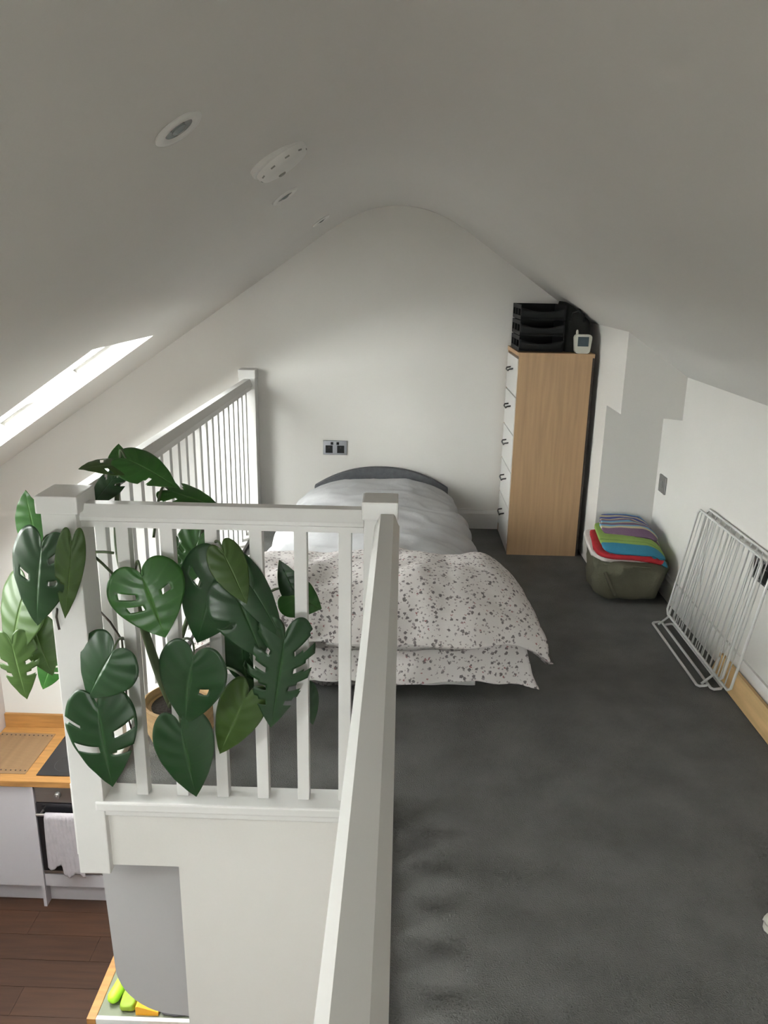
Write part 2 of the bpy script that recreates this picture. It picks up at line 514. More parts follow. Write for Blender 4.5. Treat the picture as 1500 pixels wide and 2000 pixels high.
skirting('baseboard_back', [(YB, 0), (YB - .018, 0), (YB - .018, .10), (YB - .010, .12), (YB, .12)], 'x', -.85, 1.06)
skirting('baseboard_right', [(XR, 0), (XR - .018, 0), (XR - .018, .10), (XR - .010, .12), (XR, .12)], 'y', YF, 4.13)
skirting('baseboard_pier', [(4.13, 0), (4.112, 0), (4.112, .10), (4.12, .12), (4.13, .12)], 'x', 1.045, XR - .018)

# ------------------------------------------------------------------ balustrades
def handrail(name, a, b, parent, axis):
    """moulded rail: flat rounded top and narrower grooved body; a..b along axis, c = cross position"""
    c, lo, hi = a
    prof = [(-.033, .888), (-.033, .898), (-.030, .902), (-.0215, .925), (-.017, .931), (.017, .931), (.0215, .925), (.030, .902), (.033, .898), (.033, .888), (.026, .884), (.026, .868), (-.026, .868), (-.026, .884)]
    poly = [(c + p[0], p[1]) for p in prof]
    if axis == 'y':
        return MB().prism(poly, 'y', max(lo, YF + .002), hi).build(name, 'gloss_white', parent, smooth=20)
    mb = MB().prism(poly, 'x', lo, hi)
    return mb.build(name, 'gloss_white', parent, smooth=20)


def newel(parent, x0, x1, y0, y1, zb, cap=.962, o=.012):
    p = MB().box(x0, x1, y0, y1, zb, cap - .05, .003).build('newel_post', 'gloss_white', parent)
    MB().box(x0 - o, x1 + o, y0 - o, y1 + o, cap - .05, cap, .005).build('post_cap', 'gloss_white', p)
    return p


SP = 0.1215
bal = thing('balustrade', (-.48, 2.05, -.03), 'short white balustrade across the end of the stairwell, in front of the bed', 'balustrade')
handrail('handrail', (2.05, -.859, -.095), None, bal, 'x')
MB().box(-.885, -.06, 1.99, 2.09, -.012, .02, .006).build('base_rail', 'gloss_white', bal)
MB().box(-.880, -.06, 2.0, 2.085, -.034, -.012, .004).build('base_moulding', 'gloss_white', bal)
for i in range(7):
    x = -.875 + SP * i
    if i == 0: continue
    MB().box(x - .0175, x + .0175, 2.0325, 2.0675, .02, .868, .002).build('baluster', 'gloss_white', bal)

bal2 = thing('balustrade', (-.93, 3.4, 0), 'long white balustrade along the open edge of the loft beside the bed', 'balustrade')
handrail('handrail', (-.93, 2.105, 4.74), None, bal2, 'y')
MB().box(-.985, -.885, 2.105, 4.74, .0, .03, .005).build('base_rail', 'gloss_white', bal2)
newel(bal2, -.953, -.859, 1.995, 2.105, -.24, o=.010)
newel(bal2, -.978, -.882, 4.74, YB - .004, 0.0, cap=.985, o=.0035)
n = 21
for i in range(1, n + 1):
    y = 2.105 + (4.74 - 2.105) * i / (n + 1)
    MB().box(-.9475, -.9125, y - .0175, y + .0175, .03, .868, .002).build('baluster', 'gloss_white', bal2)

bal3 = thing('balustrade', (-.035, .2, -.03), 'white balustrade with a broad handrail between the stairwell and the carpeted landing', 'balustrade')
handrail('handrail', (-.032, -1.6, 2.0), None, bal3, 'y')
MB().box(-.10, -.005, YF + .002, 2.0, -.012, .02, .006).build('base_rail', 'gloss_white', bal3)
newel(bal3, -.094, -.010, 2.005, 2.095, -.02, cap=.962, o=.006)
for i in range(31):
    y = 1.92 - SP * i
    MB().box(-.0495, -.0145, y - .0175, y + .0175, .02, .868, .002).build('baluster', 'gloss_white', bal3)

# ------------------------------------------------------------------ ceiling fittings on the left slope
def slope_mtx(x, y):
    c = Vector((x, y, zl(x)))
    return Matrix.Translation(c) @ Matrix(((0, DS.x, NS.x), (1, DS.y, NS.y), (0, DS.z, NS.z))).to_4x4()


for x, y, lab in ((-.43, 1.61, 'white recessed ceiling downlight by itself, the one before the smoke alarm'),
                  (-.425, 2.94, 'white recessed ceiling downlight just past the smoke alarm'),
                  (-.425, 4.18, 'white recessed ceiling downlight closest to the gable wall')):
    mt = slope_mtx(x, y)
    t = thing('downlight', mt.translation, lab, 'ceiling light', 'recessed downlights on the sloping ceiling')
    MB().lathe([(.028, .001), (.052, .001), (.052, .004), (.047, .008), (.036, .008), (.030, .003)], 36, mt).build('bezel', 'gloss_white', t, smooth=50)
    MB().lathe([(.0005, .0015), (.030, .0015), (.030, .004), (.026, .004), (.012, .0025)], 28, mt).build('reflector', 'reflector', t, smooth=50)
    MB().lathe([(.016, .002), (.016, .006), (.010, .009), (.0005, .010)], 20, mt).build('bulb', 'bulb', t, smooth=60)
mt = slope_mtx(-.355, 2.33)
t = thing('smoke_alarm', mt.translation, 'round white smoke alarm on the sloping ceiling among the downlights', 'smoke alarm')
MB().lathe([(.088, .0), (.088, .014), (.084, .018), (.0005, .018)], 48, mt).build('base', 'gloss_white', t, smooth=40)
MB().lathe([(.080, .018), (.079, .027), (.070, .038), (.054, .042), (.0005, .044)], 48, mt).build('cover', 'gloss_white', t, smooth=50)
for k in range(10):
    a = k * math.pi / 5
    MB().box(-.007, .007, -.002, .002, -.003, .001, 0, mt @ Matrix.Rotation(a, 4, 'Z') @ Matrix.Translation((0, .0742, .0325)) @ Matrix.Rotation(-.95, 4, 'X')).build('vent_slot', 'vent_dark', t)
MB().lathe([(.011, .040), (.011, .045), (.009, .0465), (.0005, .0465)], 20, mt @ Matrix.Translation((.022, -.018, 0))).build('test_button', 'vent_dark', t, smooth=50)

# ------------------------------------------------------------------ sockets (chrome plates)
def socket(c, axis, w, h, label, plate, double):
    t = thing('wall_socket', c, label, 'socket')
    def bx(a0, a1, z0, z1, d0, d1, nm, m, par, bev=0):
        if axis == 'y': q = MB().box(c[0] + a0, c[0] + a1, c[1] - d1, c[1] - d0, c[2] + z0, c[2] + z1, bev)
        else: q = MB().box(c[0] - d1, c[0] - d0, c[1] + a0, c[1] + a1, c[2] + z0, c[2] + z1, bev)
        return q.build(nm, m, par)
    p = bx(-w / 2, w / 2, -h / 2, h / 2, 0, .009, 'plate', plate, t, .002)
    if double:
        for sx in (-1, 1):
            s = bx(sx * .036 - .022, sx * .036 + .022, -.033, .014, .008, .0105, 'outlet', 'black_plastic', t)
            bx(sx * .036 - .003, sx * .036 + .003, -.004, .006, .0095, .011, 'slot', 'dark_gap', s)
            bx(sx * .018 - .008, sx * .018 + .008, .019, .035, .008, .013, 'rocker', 'black_plastic', t, .001)
    else:
        bx(-.012, .012, -.018, .018, .008, .0125, 'rocker', plate, t, .001)
    return t


socket((-.412, YB, .503), 'y', .148, .090, 'mirror chrome double socket on the gable wall above the bed', 'chrome', True)
socket((XR, 4.01, .525), 'x', .100, .090, 'satin grey switch plate on the low side wall above the folded towels', 'satin_chrome', False)
socket((XR, 2.80, .500), 'x', .148, .090, 'mirror chrome double socket on the low side wall behind the clothes airer', 'chrome', True)

# ------------------------------------------------------------------ chest of drawers
cx0, cx1, cy0, cy1, ch = .62, 1.03, 4.35, 4.825, 1.15
ct = thing('chest_of_drawers', ((cx0 + cx1) / 2, (cy0 + cy1) / 2, 0), 'tall oak-sided chest with white drawer fronts against the gable wall', 'chest')
MB().box(cx0 + .004, cx1 - .012, cy0, cy0 + .02, 0, ch - .022).build('side_panel', 'chest_wood', ct)
MB().box(cx0 + .004, cx1 - .012, cy1 - .02, cy1, 0, ch - .022).build('side_panel', 'chest_wood', ct)
MB().box(cx1 - .012, cx1, cy0 + .001, cy1 - .001, 0, ch - .022).build('back_panel', 'dark_gap', ct)
MB().box(cx0, cx1, cy0 - .001, cy1, ch - .022, ch, .0015).build('top_panel', 'chest_wood', ct)
MB().box(cx0 + .03, cx1 - .014, cy0 + .02, cy1 - .02, .06, ch - .03).build('carcass', 'dark_gap', ct)
zs = [1.118, .906, .692, .479, .266, .056]
for i in range(5):
    dr = MB().box(cx0, cx0 + .03, cy0 + .022, cy1 - .022, zs[i + 1] + .004, zs[i] - .004, .0015).build('drawer', 'drawer_white', ct)
    zc = zs[i] - .085; ym = (cy0 + cy1) / 2
    hp = [(cx0 + .001, ym - .05, zc + .012), (cx0 - .022, ym - .05, zc + .008), (cx0 - .026, ym - .04, zc), (cx0 - .026, ym + .04, zc), (cx0 - .022, ym + .05, zc + .008), (cx0 + .001, ym + .05, zc + .012)]
    MB().tube(hp, .0045, 8).build('handle', 'dark_metal', dr, smooth='all')
MB().box(cx0 + .006, cx0 + .022, cy0 + .02, cy1 - .02, 0, .054).build('plinth', 'drawer_white', ct)

# things on top of the chest
lt = thing('letter_tray', (.735, 4.56, ch), 'black plastic letter trays stacked in tiers on the chest of drawers', 'letter trays')
for k in range(3):
    z0 = ch + .004 + k * .083
    tr = MB().box(.625, .865, 4.40, 4.72, z0, z0 + .005, .001).build('tray', 'black_plastic', lt)
    # front lip dips in the middle like the photographed tray
    def lip(u, v):
        x = .625 + .24 * u
        zz = z0 + .005 + v * (.058 - .022 * math.sin(math.pi * u))
        return (x, 4.40 - .012 * v, zz)
    MB().grid(lip, 16, 3).build('front_lip', 'black_plastic', tr, smooth='all', solid=.004)
    MB().box(.625, .629, 4.395, 4.72, z0 + .005, z0 + .020).build('side_wall', 'black_plastic', tr)
    MB().box(.625, .629, 4.395, 4.72, z0 + .056, z0 + .078).build('side_wall', 'black_plastic', tr)
    MB().box(.861, .865, 4.395, 4.72, z0 + .005, z0 + .078).build('side_wall', 'black_plastic', tr)
    MB().box(.625, .865, 4.716, 4.72, z0 + .005, z0 + .078).build('back_wall', 'black_plastic', tr)
    for yy in (4.395, 4.50, 4.61, 4.705):
        MB().box(.625, .629, yy, yy + .015, z0 + .018, z0 + .06).build('side_post', 'black_plastic', tr)

bgp = thing('storage_bag', (.945, 4.60, ch), 'black fabric bag wedged between the letter trays and the sloping ceiling', 'bag')
mb = MB()
def bagf(u, v):
    a = 2 * math.pi * u
    cx, cy, hx, hy = .948, 4.60, .075, .17
    p = 0.35
    x = cx + hx * math.copysign(abs(math.cos(a)) ** p, math.cos(a)); y = cy + hy * math.copysign(abs(math.sin(a)) ** p, math.sin(a))
    top = min(zr(x + .004) - .012, ch + .265)
    s = v
    z = ch + .002 + s * (top - ch - .002)
    k = 1 - .10 * max(0, (s - .8) / .2) ** 2
    return (cx + (x - cx) * k, cy + (y - cy) * k + wrink((x, y, z), 9, .006), z)
mb.grid(bagf, 40, 14)
mb.add([bagf(i / 40, 1) for i in range(40)], [tuple(range(40))]); mb.add([bagf(i / 40, 0) for i in range(40)], [tuple(range(39, -1, -1))])
mb.build('body', 'black_cloth', bgp, smooth=50)
MB().tube([(.90, 4.425, ch + .17), (.905, 4.418, ch + .21), (.94, 4.415, ch + .225), (.965, 4.418, ch + .20), (.97, 4.425, ch + .165)], .006, 8).build('carry_handle', 'black_cloth', bgp, smooth='all')

mo = thing('handheld_monitor', (.963, 4.385, ch), 'small cream handheld monitor with a dark screen and stub aerial on the chest of drawers', 'monitor')
def roundrect(w0, w1, h, r, n=6):
    pts = []
    for (sx, sz, ww) in ((1, 1, w1), (-1, 1, w1), (-1, -1, w0), (1, -1, w0)):
        a0 = {(1, 1): 0, (-1, 1): 90, (-1, -1): 180, (1, -1): 270}[(sx, sz)]
        for k in range(n + 1):
            a = math.radians(a0 + 90 * k / n)
            pts.append((sx * (ww / 2 - r) + r * math.cos(a), (h / 2) * 1.0 + sz * (h / 2 - r) + r * math.sin(a)))
    return pts
b = MB().prism([(.963 + p[0], ch + p[1]) for p in roundrect(.082, .094, .100, .018)], 'y', 4.365, 4.400).build('body', 'monitor_white', mo, smooth=40)
MB().box(.934, .992, 4.362, 4.366, ch + .038, ch + .088, .001).build('screen', 'monitor_screen', mo)
MB().tube([(.932, 4.385, ch + .09), (.931, 4.386, ch + .118), (.931, 4.386, ch + .124)], [.008, .0065, .003], 12).build('aerial', 'monitor_white', mo, smooth=60)
for k in (-1, 0, 1):
    MB().lathe([(.005, 0), (.005, .003), (.0005, .003)], 12, Matrix.Translation((.963 + k * .018, 4.3655, ch + .02)) @ Matrix.Rotation(math.pi / 2, 4, 'X')).build('button', 'monitor_white', mo)

# ------------------------------------------------------------------ bed
bx, bw = -.118, .45
bed = thing('bed', (bx, 3.8, 0), 'single bed with a dark grey curved headboard against the gable wall', 'bed')
MB().box(bx - bw, bx + bw, 2.84, 4.76, .05, .17, .012).build('base', 'bed_base', bed)
MB().box(bx - bw + .05, bx + bw - .05, 2.83, 4.75, .172, .272, .04).build('mattress', 'sheet_white', bed, smooth=50)
for sx in (-1, 1):
    for yy in (2.93, 4.66):
        MB().lathe([(.022, 0), (.026, .05), (.0005, .05)], 16, Matrix.Translation((bx + sx * .37, yy, 0))).build('leg', 'black_plastic', bed)
hb = []
W = .415
for k in range(25):
    u = -1 + 2 * k / 24
    hb.append((bx + W * u, .395 - .125 * abs(u) ** 2.2))
hb = [(bx - W, .05)] + hb + [(bx + W, .05)]
MB().prism(hb[::-1], 'y', 4.775, 4.826).build('headboard', 'headboard', bed)

dv = MB()
def gduv(u, v):
    Y = 2.98 + (4.765 - 2.98) * v
    t = (u - .5) * math.pi * .99
    far = max(0, (v - .45) / .55)
    hw = .50 - .045 * far
    H = .345 - .075 * v + .012 * math.exp(-((v - .86) / .13) ** 2) - .03 * max(0, (v - .95) / .05) ** 2
    zb = .09 + .02 * math.sin(9 * v + 2 * u)
    sx, cx_ = math.sin(t), max(0, math.cos(t))
    x = bx - .01 + hw * math.copysign(abs(sx) ** .78, sx)
    z = zb + (H + .055 - zb) * cx_ ** (.42 + .18 * far)
    p = Vector((x, Y, z))
    a = .018 * (0.4 + abs(sx))
    p.x += wrink(p + Vector((3, 0, 0)), 5.5, a * 1.3); p.z += wrink(p, 2.6, .022) + .007 * (1 - abs(noise.noise(Vector((p.x * 4 + p.y * 2.2, p.y * 5 - p.x * 1.5, 3))))) ** 6
    if abs(sx) > .85: p.x += .014 * math.sin(Y * 21 + 2 * math.sin(Y * 5)) * (abs(sx) - .85) / .15
    return p
dv.grid(gduv, 90, 110)
o = dv.build('duvet', 'duvet_grey', smooth='all', solid=.018)
based(o, (bx, 3.87, .1)); tag(o, 'plain grey duvet spread over the bed up to the headboard', 'duvet')


def fold(name, label, x_l, x_r, pathf, nz, thick, seed):
    mb = MB()
    def fn(u, v):
        # u across (0 left, 1 right), v from back to front
        Y, Z, ex = pathf(v)
        xl = x_l[0] + (x_l[1] - x_l[0]) * v ** 1.5; xr = x_r[0] + (x_r[1] - x_r[0]) * v ** 1.5
        x = xl + (xr - xl) * u
        e = abs(2 * u - 1)
        z = Z - ex * max(0, (e - .72) / .28) ** 2.2
        p = Vector((x, Y, z))
        p.z += wrink(p + Vector((seed, 0, 0)), 4, .032) * min(1, (1 - v) * 6 + .35)
        p.y += wrink(p + Vector((0, seed, 0)), 5, .020)
        p.y -= .03 * math.sin(math.pi * u * 1.0) * v
        return p
    mb.grid(fn, 80, 50)
    o = mb.build(name, 'floral', smooth='all', solid=thick)
    return o


def path(pts):
    def f(v):
        n = len(pts) - 1; i = min(int(v * n), n - 1); t = v * n - i
        P = lambda k: pts[max(0, min(n, k))]
        out = []
        for c in range(3):
            a, b, cc, d_ = P(i - 1)[c], P(i)[c], P(i + 1)[c], P(i + 2)[c]
            out.append(.5 * (2 * b + (cc - a) * t + (2 * a - 5 * b + 4 * cc - d_) * t * t + (3 * b - a - 3 * cc + d_) * t ** 3))
        return out
    return f


fd = thing('folded_duvet', (bx, 2.9, .1), 'white duvet printed with small dark flowers, folded over the foot of the bed', 'duvet')
o1 = fold('upper_fold', '', (-.66, -.76), (.455, .565), path([(3.16, .36, .05), (3.12, .405, .07), (2.98, .425, .08), (2.84, .415, .08), (2.74, .365, .07), (2.67, .29, .06), (2.645, .245, .075)]), 0, .045, 1.3)
o2 = fold('lower_fold', '', (-.66, -.72), (.43, .535), path([(2.95, .36, .06), (2.86, .365, .06), (2.78, .30, .05), (2.715, .22, .02), (2.69, .14, .0), (2.68, .085, .015)]), 0, .04, 5.7)
for o in (o1, o2):
    for v in o.data.vertices: v.co -= ORG[fd.name]
    o.parent = fd
sh = MB()
def shf(u, v):
    x = bx - .44 + .86 * u
    return (x, 2.80 - .075 * v ** .5 + .012 * math.sin(u * 23), .30 - v * (.245 + .02 * math.sin(u * 9)))
sh.grid(shf, 60, 10)
o = sh.build('sheet', 'sheet_white', smooth='all', solid=.006)
based(o, (bx, 2.76, .05)); tag(o, 'plain white sheet hanging at the foot of the bed under the flowered duvet', 'sheet')

# ------------------------------------------------------------------ storage bag with folded towels in the corner
def superbox(mb, c, h, p, fn=None, nu=56, nv=28):
    def f(u, v):
        a = 2 * math.pi * u; b_ = math.pi * (v - .5)
        S = lambda w, e: math.copysign(abs(w) ** e, w)
        q = Vector((S(math.cos(b_), p) * S(math.cos(a), p), S(math.cos(b_), p) * S(math.sin(a), p), S(math.sin(b_), p)))
        P = Vector((q.x * h[0], q.y * h[1], q.z * h[2]))
        if fn: P = fn(P, q)
        return P + Vector(c)
    return mb.grid(f, nu, nv)


sb = thing('storage_bag', (1.185, 3.88, 0), 'olive fabric storage bag sagging on the carpet under the folded towels', 'bag')
def sag(P, q):
    P = P.copy()
    P.x += wrink(P * 1.0 + Vector((2, 2, 2)), 8, .034) * (1 - max(0, -q.z) ** 6); P.y += wrink(P + Vector((7, 1, 0)), 8, .042) * (1 - max(0, -q.z) ** 6)
    if q.y < -.3: P.y += .012 * math.sin(P.x * 48 + P.z * 18)
    k = 1 - .10 * max(0, -q.z)
    return Vector((P.x * k, P.y * k, P.z))
superbox(MB(), (1.160, 3.875, .112), (.178, .225, .110), .34, sag).build('body', 'bag_olive', sb, smooth='all')
MB().tube([(1.02, 3.69, .15), (1.03, 3.648, .12), (1.05, 3.640, .075), (1.07, 3.655, .05)], .009, 8).build('carry_handle', 'bag_olive', sb, smooth='all')
MB().tube([(1.01, 3.70, .192), (1.10, 3.664, .197), (1.20, 3.656, .196), (1.30, 3.68, .192)], .005, 8).build('seam_piping', 'bag_olive', sb, smooth='all')


def towel(name, m, c, sx, sy, th, rot, layers, label, droop=.0, grp='folded towels on the olive bag'):
    """a folded towel: LAYERS puffed leaves joined along one rounded edge; sags at its +x end"""
    t = thing(name, c, label, 'towel', grp)
    R = Matrix.Rotation(rot, 4, 'Z')
    for k in range(layers):
        h = th / layers
        mb = MB()
        def f(P, q, k=k):
            P = P.copy()
            P.x += (-.006 * k) + wrink((P.y * 3, k, c[2] * 9), 4, .012) * (1 if abs(q.x) > .8 else 0)
            P.z += wrink((P.x + c[0], P.y, c[2] * 7), 7, .012)
            e = max(0, (P.x / sx * 2 - .25) / .75)
            P.z -= droop * e * e
            e2 = max(0, (-P.y / sy * 2 - .5) / .5)
            P.z -= .35 * droop * e2 * e2
            return R @ P
        superbox(mb, (c[0], c[1], c[2] + h * (k + .5)), (sx / 2, sy / 2, h / 2 * 1.02), .35, f, 40, 12)
        # bands of colour lie across the towel's own depth
        for i in range(len(mb.v)):
            q = R.inverted() @ (mb.v[i] - Vector(c)); mb.uv[i] = (q.x / sx + .5, max(0, min(1, q.y / sy + .5)))
        mb.build('fold', m, t, smooth='all')
    return t


towel('folded_towel', 'white_cloth', (1.145, 3.89, .212), .35, .42, .030, -.08, 1, 'white folded cloth directly on the olive bag, under the red towel', .02)
towel('folded_towel', 'red_cloth', (1.155, 3.86, .240), .345, .41, .026, -.10, 1, 'red folded towel sandwiched between the white cloth and the green towel', .04)
towel('folded_towel', 'green_cloth', (1.18, 3.865, .263), .325, .40, .036, -.12, 2, 'lime green folded towel with blue borders under the striped towel', .085)
towel('folded_towel', 'striped_cloth', (1.195, 3.965, .297), .29, .26, .036, -.14, 2, 'striped blue, cream and purple towel topmost of the folded stack', .075)

# ------------------------------------------------------------------ clothes airer, plank, slipper
ar = thing('clothes_airer', (1.28, 3.12, 0), 'white wire clothes airer folded flat against the low side wall', 'clothes airer')
def airp(y, s, o=0.0):   # s: 0 at the floor, 1 at the top, leaning on the wall
    return Vector((1.235 + o + .098 * s, y, .006 + .575 * s))
ya, yb_ = 2.76, 3.42
def loop(y0, y1, s0, s1, o):
    return [airp(y0, s0 + .03, o), airp(y0 + .02, s0, o), airp(y1 - .02, s0, o), airp(y1, s0 + .03, o), airp(y1, s1 - .03, o), airp(y1 - .02, s1, o), airp(y0 + .02, s1, o), airp(y0, s1 - .03, o)]
MB().tube(loop(ya, yb_, .10, .97, 0), .0055, 8, True).build('outer_frame', 'wire_white', ar, smooth='all')
MB().tube(loop(ya - .05, yb_ - .05, .07, 1.0, .018), .0055, 8, True).build('outer_frame', 'wire_white', ar, smooth='all')
for k in range(1, 16):
    y = ya + (yb_ - ya) * k / 16
    MB().tube([airp(y, .10), airp(y, .97)], .0026, 6).build('wire', 'wire_white', ar, smooth='all')
for k in range(1, 13):
    y = ya - .05 + (yb_ - ya) * k / 13
    MB().tube([airp(y, .07, .018), airp(y, 1.0, .018)], .0026, 6).build('wire', 'wire_white', ar, smooth='all')
for x0, y0, y1, up in ((1.188, 2.83, 3.43, .0), (1.232, 2.80, 3.40, .004)):
    z = .0065 + up
    MB().tube([(x0, y0 + .01, z), (x0, y1 - .01, z), (x0 + .008, y1, z), (x0 + .034, y1, z + .004), (x0 + .042, y1 - .01, z + .006), (x0 + .042, y0 + .01, z + .006), (x0 + .034, y0, z + .004), (x0 + .008, y0, z)], .0055, 8, True).build('foot_loop', 'wire_white', ar, smooth='all')
for y in (3.395, 2.84):
    MB().tube([(1.205, y, .012), (1.245, y, .05), (1.262, y, .13)], .005, 8).build('hinge_arm', 'wire_white', ar, smooth='all')
# pine plank lying against the skirting
pk = MB()
pk.box(-.010, .010, 0, 1.75, 0, .088, .002, Matrix.Translation((1.298, 1.22, .001)) @ Matrix.Rotation(.32, 4, 'Y'))
o = pk.build('plank', 'pine'); based(o, (1.298, 1.4, 0)); tag(o, 'bare pine plank resting on the carpet along the skirting board', 'plank')
# slipper just inside the frame at the right
sl = thing('slipper', (1.03, 1.60, 0), 'pale slipper lying on the grey carpet by itself', 'slipper')
mt = Matrix.Translation((1.047, 1.62, 0)) @ Matrix.Rotation(math.pi + .1, 4, 'Z')
def sole(h0, h1, w):
    P = []
    for k in range(28):
        a = 2 * math.pi * k / 28
        x = .125 * math.cos(a); y = w * math.sin(a) * (1 - .18 * math.cos(a - math.pi) * 1.0) * (1 - .12 * math.exp(-((x + .01) / .05) ** 2))
        P.append((x, y))
    return P
mb = MB().prism(sole(0, 0, .045), 'z', .0, .018)
mb.v = [mt @ v for v in mb.v]; mb.build('sole', 'slipper', sl)
mb = MB()
def upper(u, v):
    a = math.pi * v
    x = .005 + .118 * u
    w = .045 * math.sqrt(max(0, 1 - (x / .127) ** 2)) * 1.02 + .001
    return mt @ Vector((x, w * math.cos(a), .018 + (.045 * (1 - u * .35)) * math.sin(a) * math.sqrt(max(.02, 1 - u ** 3))))
mb.grid(upper, 14, 14).build('upper', 'slipper', sl, smooth='all', solid=.004)

# ------------------------------------------------------------------ kitchen below
WT = -1.53
kx = -2.275    # joint between cupboard and oven housing
wt = thing('worktop', (-2.0, 4.53, WT - .042), 'oak kitchen worktop with an upstand against the pale wall', 'worktop')
MB().box(XL + .004, -1.0, 4.215, YB - .004, WT - .042, WT, .003).build('slab', 'oak', wt)
MB().box(XL + .004, -1.0, YB - .026, YB - .004, WT, WT + .10, .002).build('upstand', 'oak', wt)
kc = thing('base_cabinet', (-2.5, 4.5, GZ), 'white base cupboard with a plain door under the oak worktop', 'cupboard')
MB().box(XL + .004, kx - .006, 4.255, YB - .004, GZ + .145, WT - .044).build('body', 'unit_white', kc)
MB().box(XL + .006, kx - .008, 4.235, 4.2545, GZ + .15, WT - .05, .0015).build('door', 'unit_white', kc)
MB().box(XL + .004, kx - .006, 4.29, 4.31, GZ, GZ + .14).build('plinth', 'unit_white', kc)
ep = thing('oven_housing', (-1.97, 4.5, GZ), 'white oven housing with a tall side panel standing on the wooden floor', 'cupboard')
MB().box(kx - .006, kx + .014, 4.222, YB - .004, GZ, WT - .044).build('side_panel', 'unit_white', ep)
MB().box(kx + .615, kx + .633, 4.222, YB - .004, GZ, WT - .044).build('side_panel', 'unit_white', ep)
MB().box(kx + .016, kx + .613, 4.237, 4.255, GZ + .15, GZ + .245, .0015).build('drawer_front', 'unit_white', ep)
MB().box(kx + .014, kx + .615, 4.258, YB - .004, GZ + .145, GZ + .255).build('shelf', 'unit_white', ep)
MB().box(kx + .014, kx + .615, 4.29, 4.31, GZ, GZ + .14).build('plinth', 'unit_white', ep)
ov = thing('oven', (kx + .3145, 4.5, GZ + .256), 'built-in black oven with a steel control panel under the hob', 'oven')
oz = GZ + .257
MB().box(kx + .02, kx + .609, 4.26, 4.80, oz, WT - .05).build('body', 'dark_metal', ov)
MB().box(kx + .017, kx + .612, 4.236, 4.2595, WT - .165, WT - .047, .002).build('control_panel', 'steel', ov)
MB().box(kx + .38, kx + .52, 4.233, 4.2365, WT - .135, WT - .075).build('display', 'black_glass', ov)
for kxx in (.165, .56):
    kn = MB().lathe([(.021, 0), (.020, .020), (.017, .024), (.0005, .024)], 24, Matrix.Translation((kx + kxx, 4.2365, WT - .105)) @ Matrix.Rotation(math.pi / 2, 4, 'X')).build('knob', 'satin_chrome', ov, smooth=40)
    MB().box(kx + kxx - .002, kx + kxx + .002, 4.2105, 4.214, WT - .105, WT - .087).build('pointer', 'label_print', kn)
od = MB().box(kx + .017, kx + .612, 4.232, 4.2595, oz + .022, WT - .17, .002).build('door', 'black_glass', ov)
MB().box(kx + .017, kx + .612, 4.232, 4.2595, oz, oz + .019, .001).build('trim_strip', 'steel', ov)
MB().tube([(kx + .035, 4.188, WT - .222), (kx + .595, 4.188, WT - .222)], .009, 12).build('handle', 'steel', od, smooth=50)
for xx in (.06, .57):
    MB().tube([(kx + xx, 4.188, WT - .222), (kx + xx, 4.234, WT - .222)], .007, 10).build('handle_bracket', 'steel', od, smooth=50)
# tea towel over the oven handle
mb = MB()
x0, x1 = kx + .092, kx + .30
def tea(u, v):
    x = x0 + (x1 - x0) * u
    if v < .3:   # back leaf behind the handle
        s = (v / .3); z = WT - .50 + s * .265; y = 4.207
    elif v < .4:
        a = (v - .3) / .1 * math.pi; z = WT - .222 + .013 * math.sin(a); y = 4.188 + .016 * math.cos(a)
    else:
        s = (v - .4) / .6; z = WT - .222 - s * (.375 + .055 * (u > .42) + .018 * math.sin(u * 14)); y = 4.171 - .006 * s
        x += .028 * s * (u - .3)
    f = .007 * math.sin(u * 26 + z * 6) * (1 if v > .4 else .4)
    return (x, y - abs(f) * (1 if v > .4 else -.2), z)
mb.grid(tea, 40, 60)
o = mb.build('tea_towel', 'tea_towel', smooth='all', solid=.003); based(o, (kx + .2, 4.19, WT - .62)); tag(o, 'pale grey tea towel hanging over the oven handle', 'towel')
hob = thing('hob', (-1.95, 4.52, WT), 'black glass ceramic hob set in the oak worktop', 'hob')
gl = MB().box(-2.255, -1.67, 4.275, 4.785, WT + .0005, WT + .007, .002).build('glass_plate', 'black_glass', hob)
def ring(x, y, r):
    n = 40
    vs = [(x + q * math.cos(2 * math.pi * k / n), y + q * math.sin(2 * math.pi * k / n), WT + .0074) for q in (r - .003, r) for k in range(n)]
    MB().add(vs, [(k, (k + 1) % n, n + (k + 1) % n, n + k) for k in range(n)]).build('cooking_zone', 'dark_metal', gl)
for x, y, r in ((-2.10, 4.40, .085), (-2.11, 4.65, .07), (-1.83, 4.40, .07), (-1.83, 4.65, .09)): ring(x, y, r)
# bamboo mat on the worktop
bm_ = thing('bamboo_mat', (-2.51, 4.51, WT), 'woven bamboo mat with dark beaded ends on the oak worktop', 'mat')
mat('bamboo', (0.27, 0.165, 0.085), 0.7, 0.35, 16, 0.3, 60, stretch=(1, 26, 1))
nst = 46
sme = None
for k in range(nst):
    y = 4.29 + k * (.46 / nst)
    if sme is None:
        st = MB().box(-.185, .185, -.0042, .0042, 0, .004, .001).build('bamboo_strip', 'bamboo', bm_); sme = st.data
        for v in sme.vertices: v.co += ORG[bm_.name]
    else:
        st = bpy.data.objects.new('bamboo_strip', sme); COL.objects.link(st); st.parent = bm_
    st.location = Vector((-2.515, y, WT + .0008)) - ORG[bm_.name]
for yy in (4.318, 4.715):
    for k in range(12):
        x = -2.685 + k * .031
        MB().lathe([(.001, 0), (.005, .001), (.0055, .003), (.001, .006)], 8, Matrix.Translation((x, yy, WT + .0045))).build('bead', 'bead', bm_)

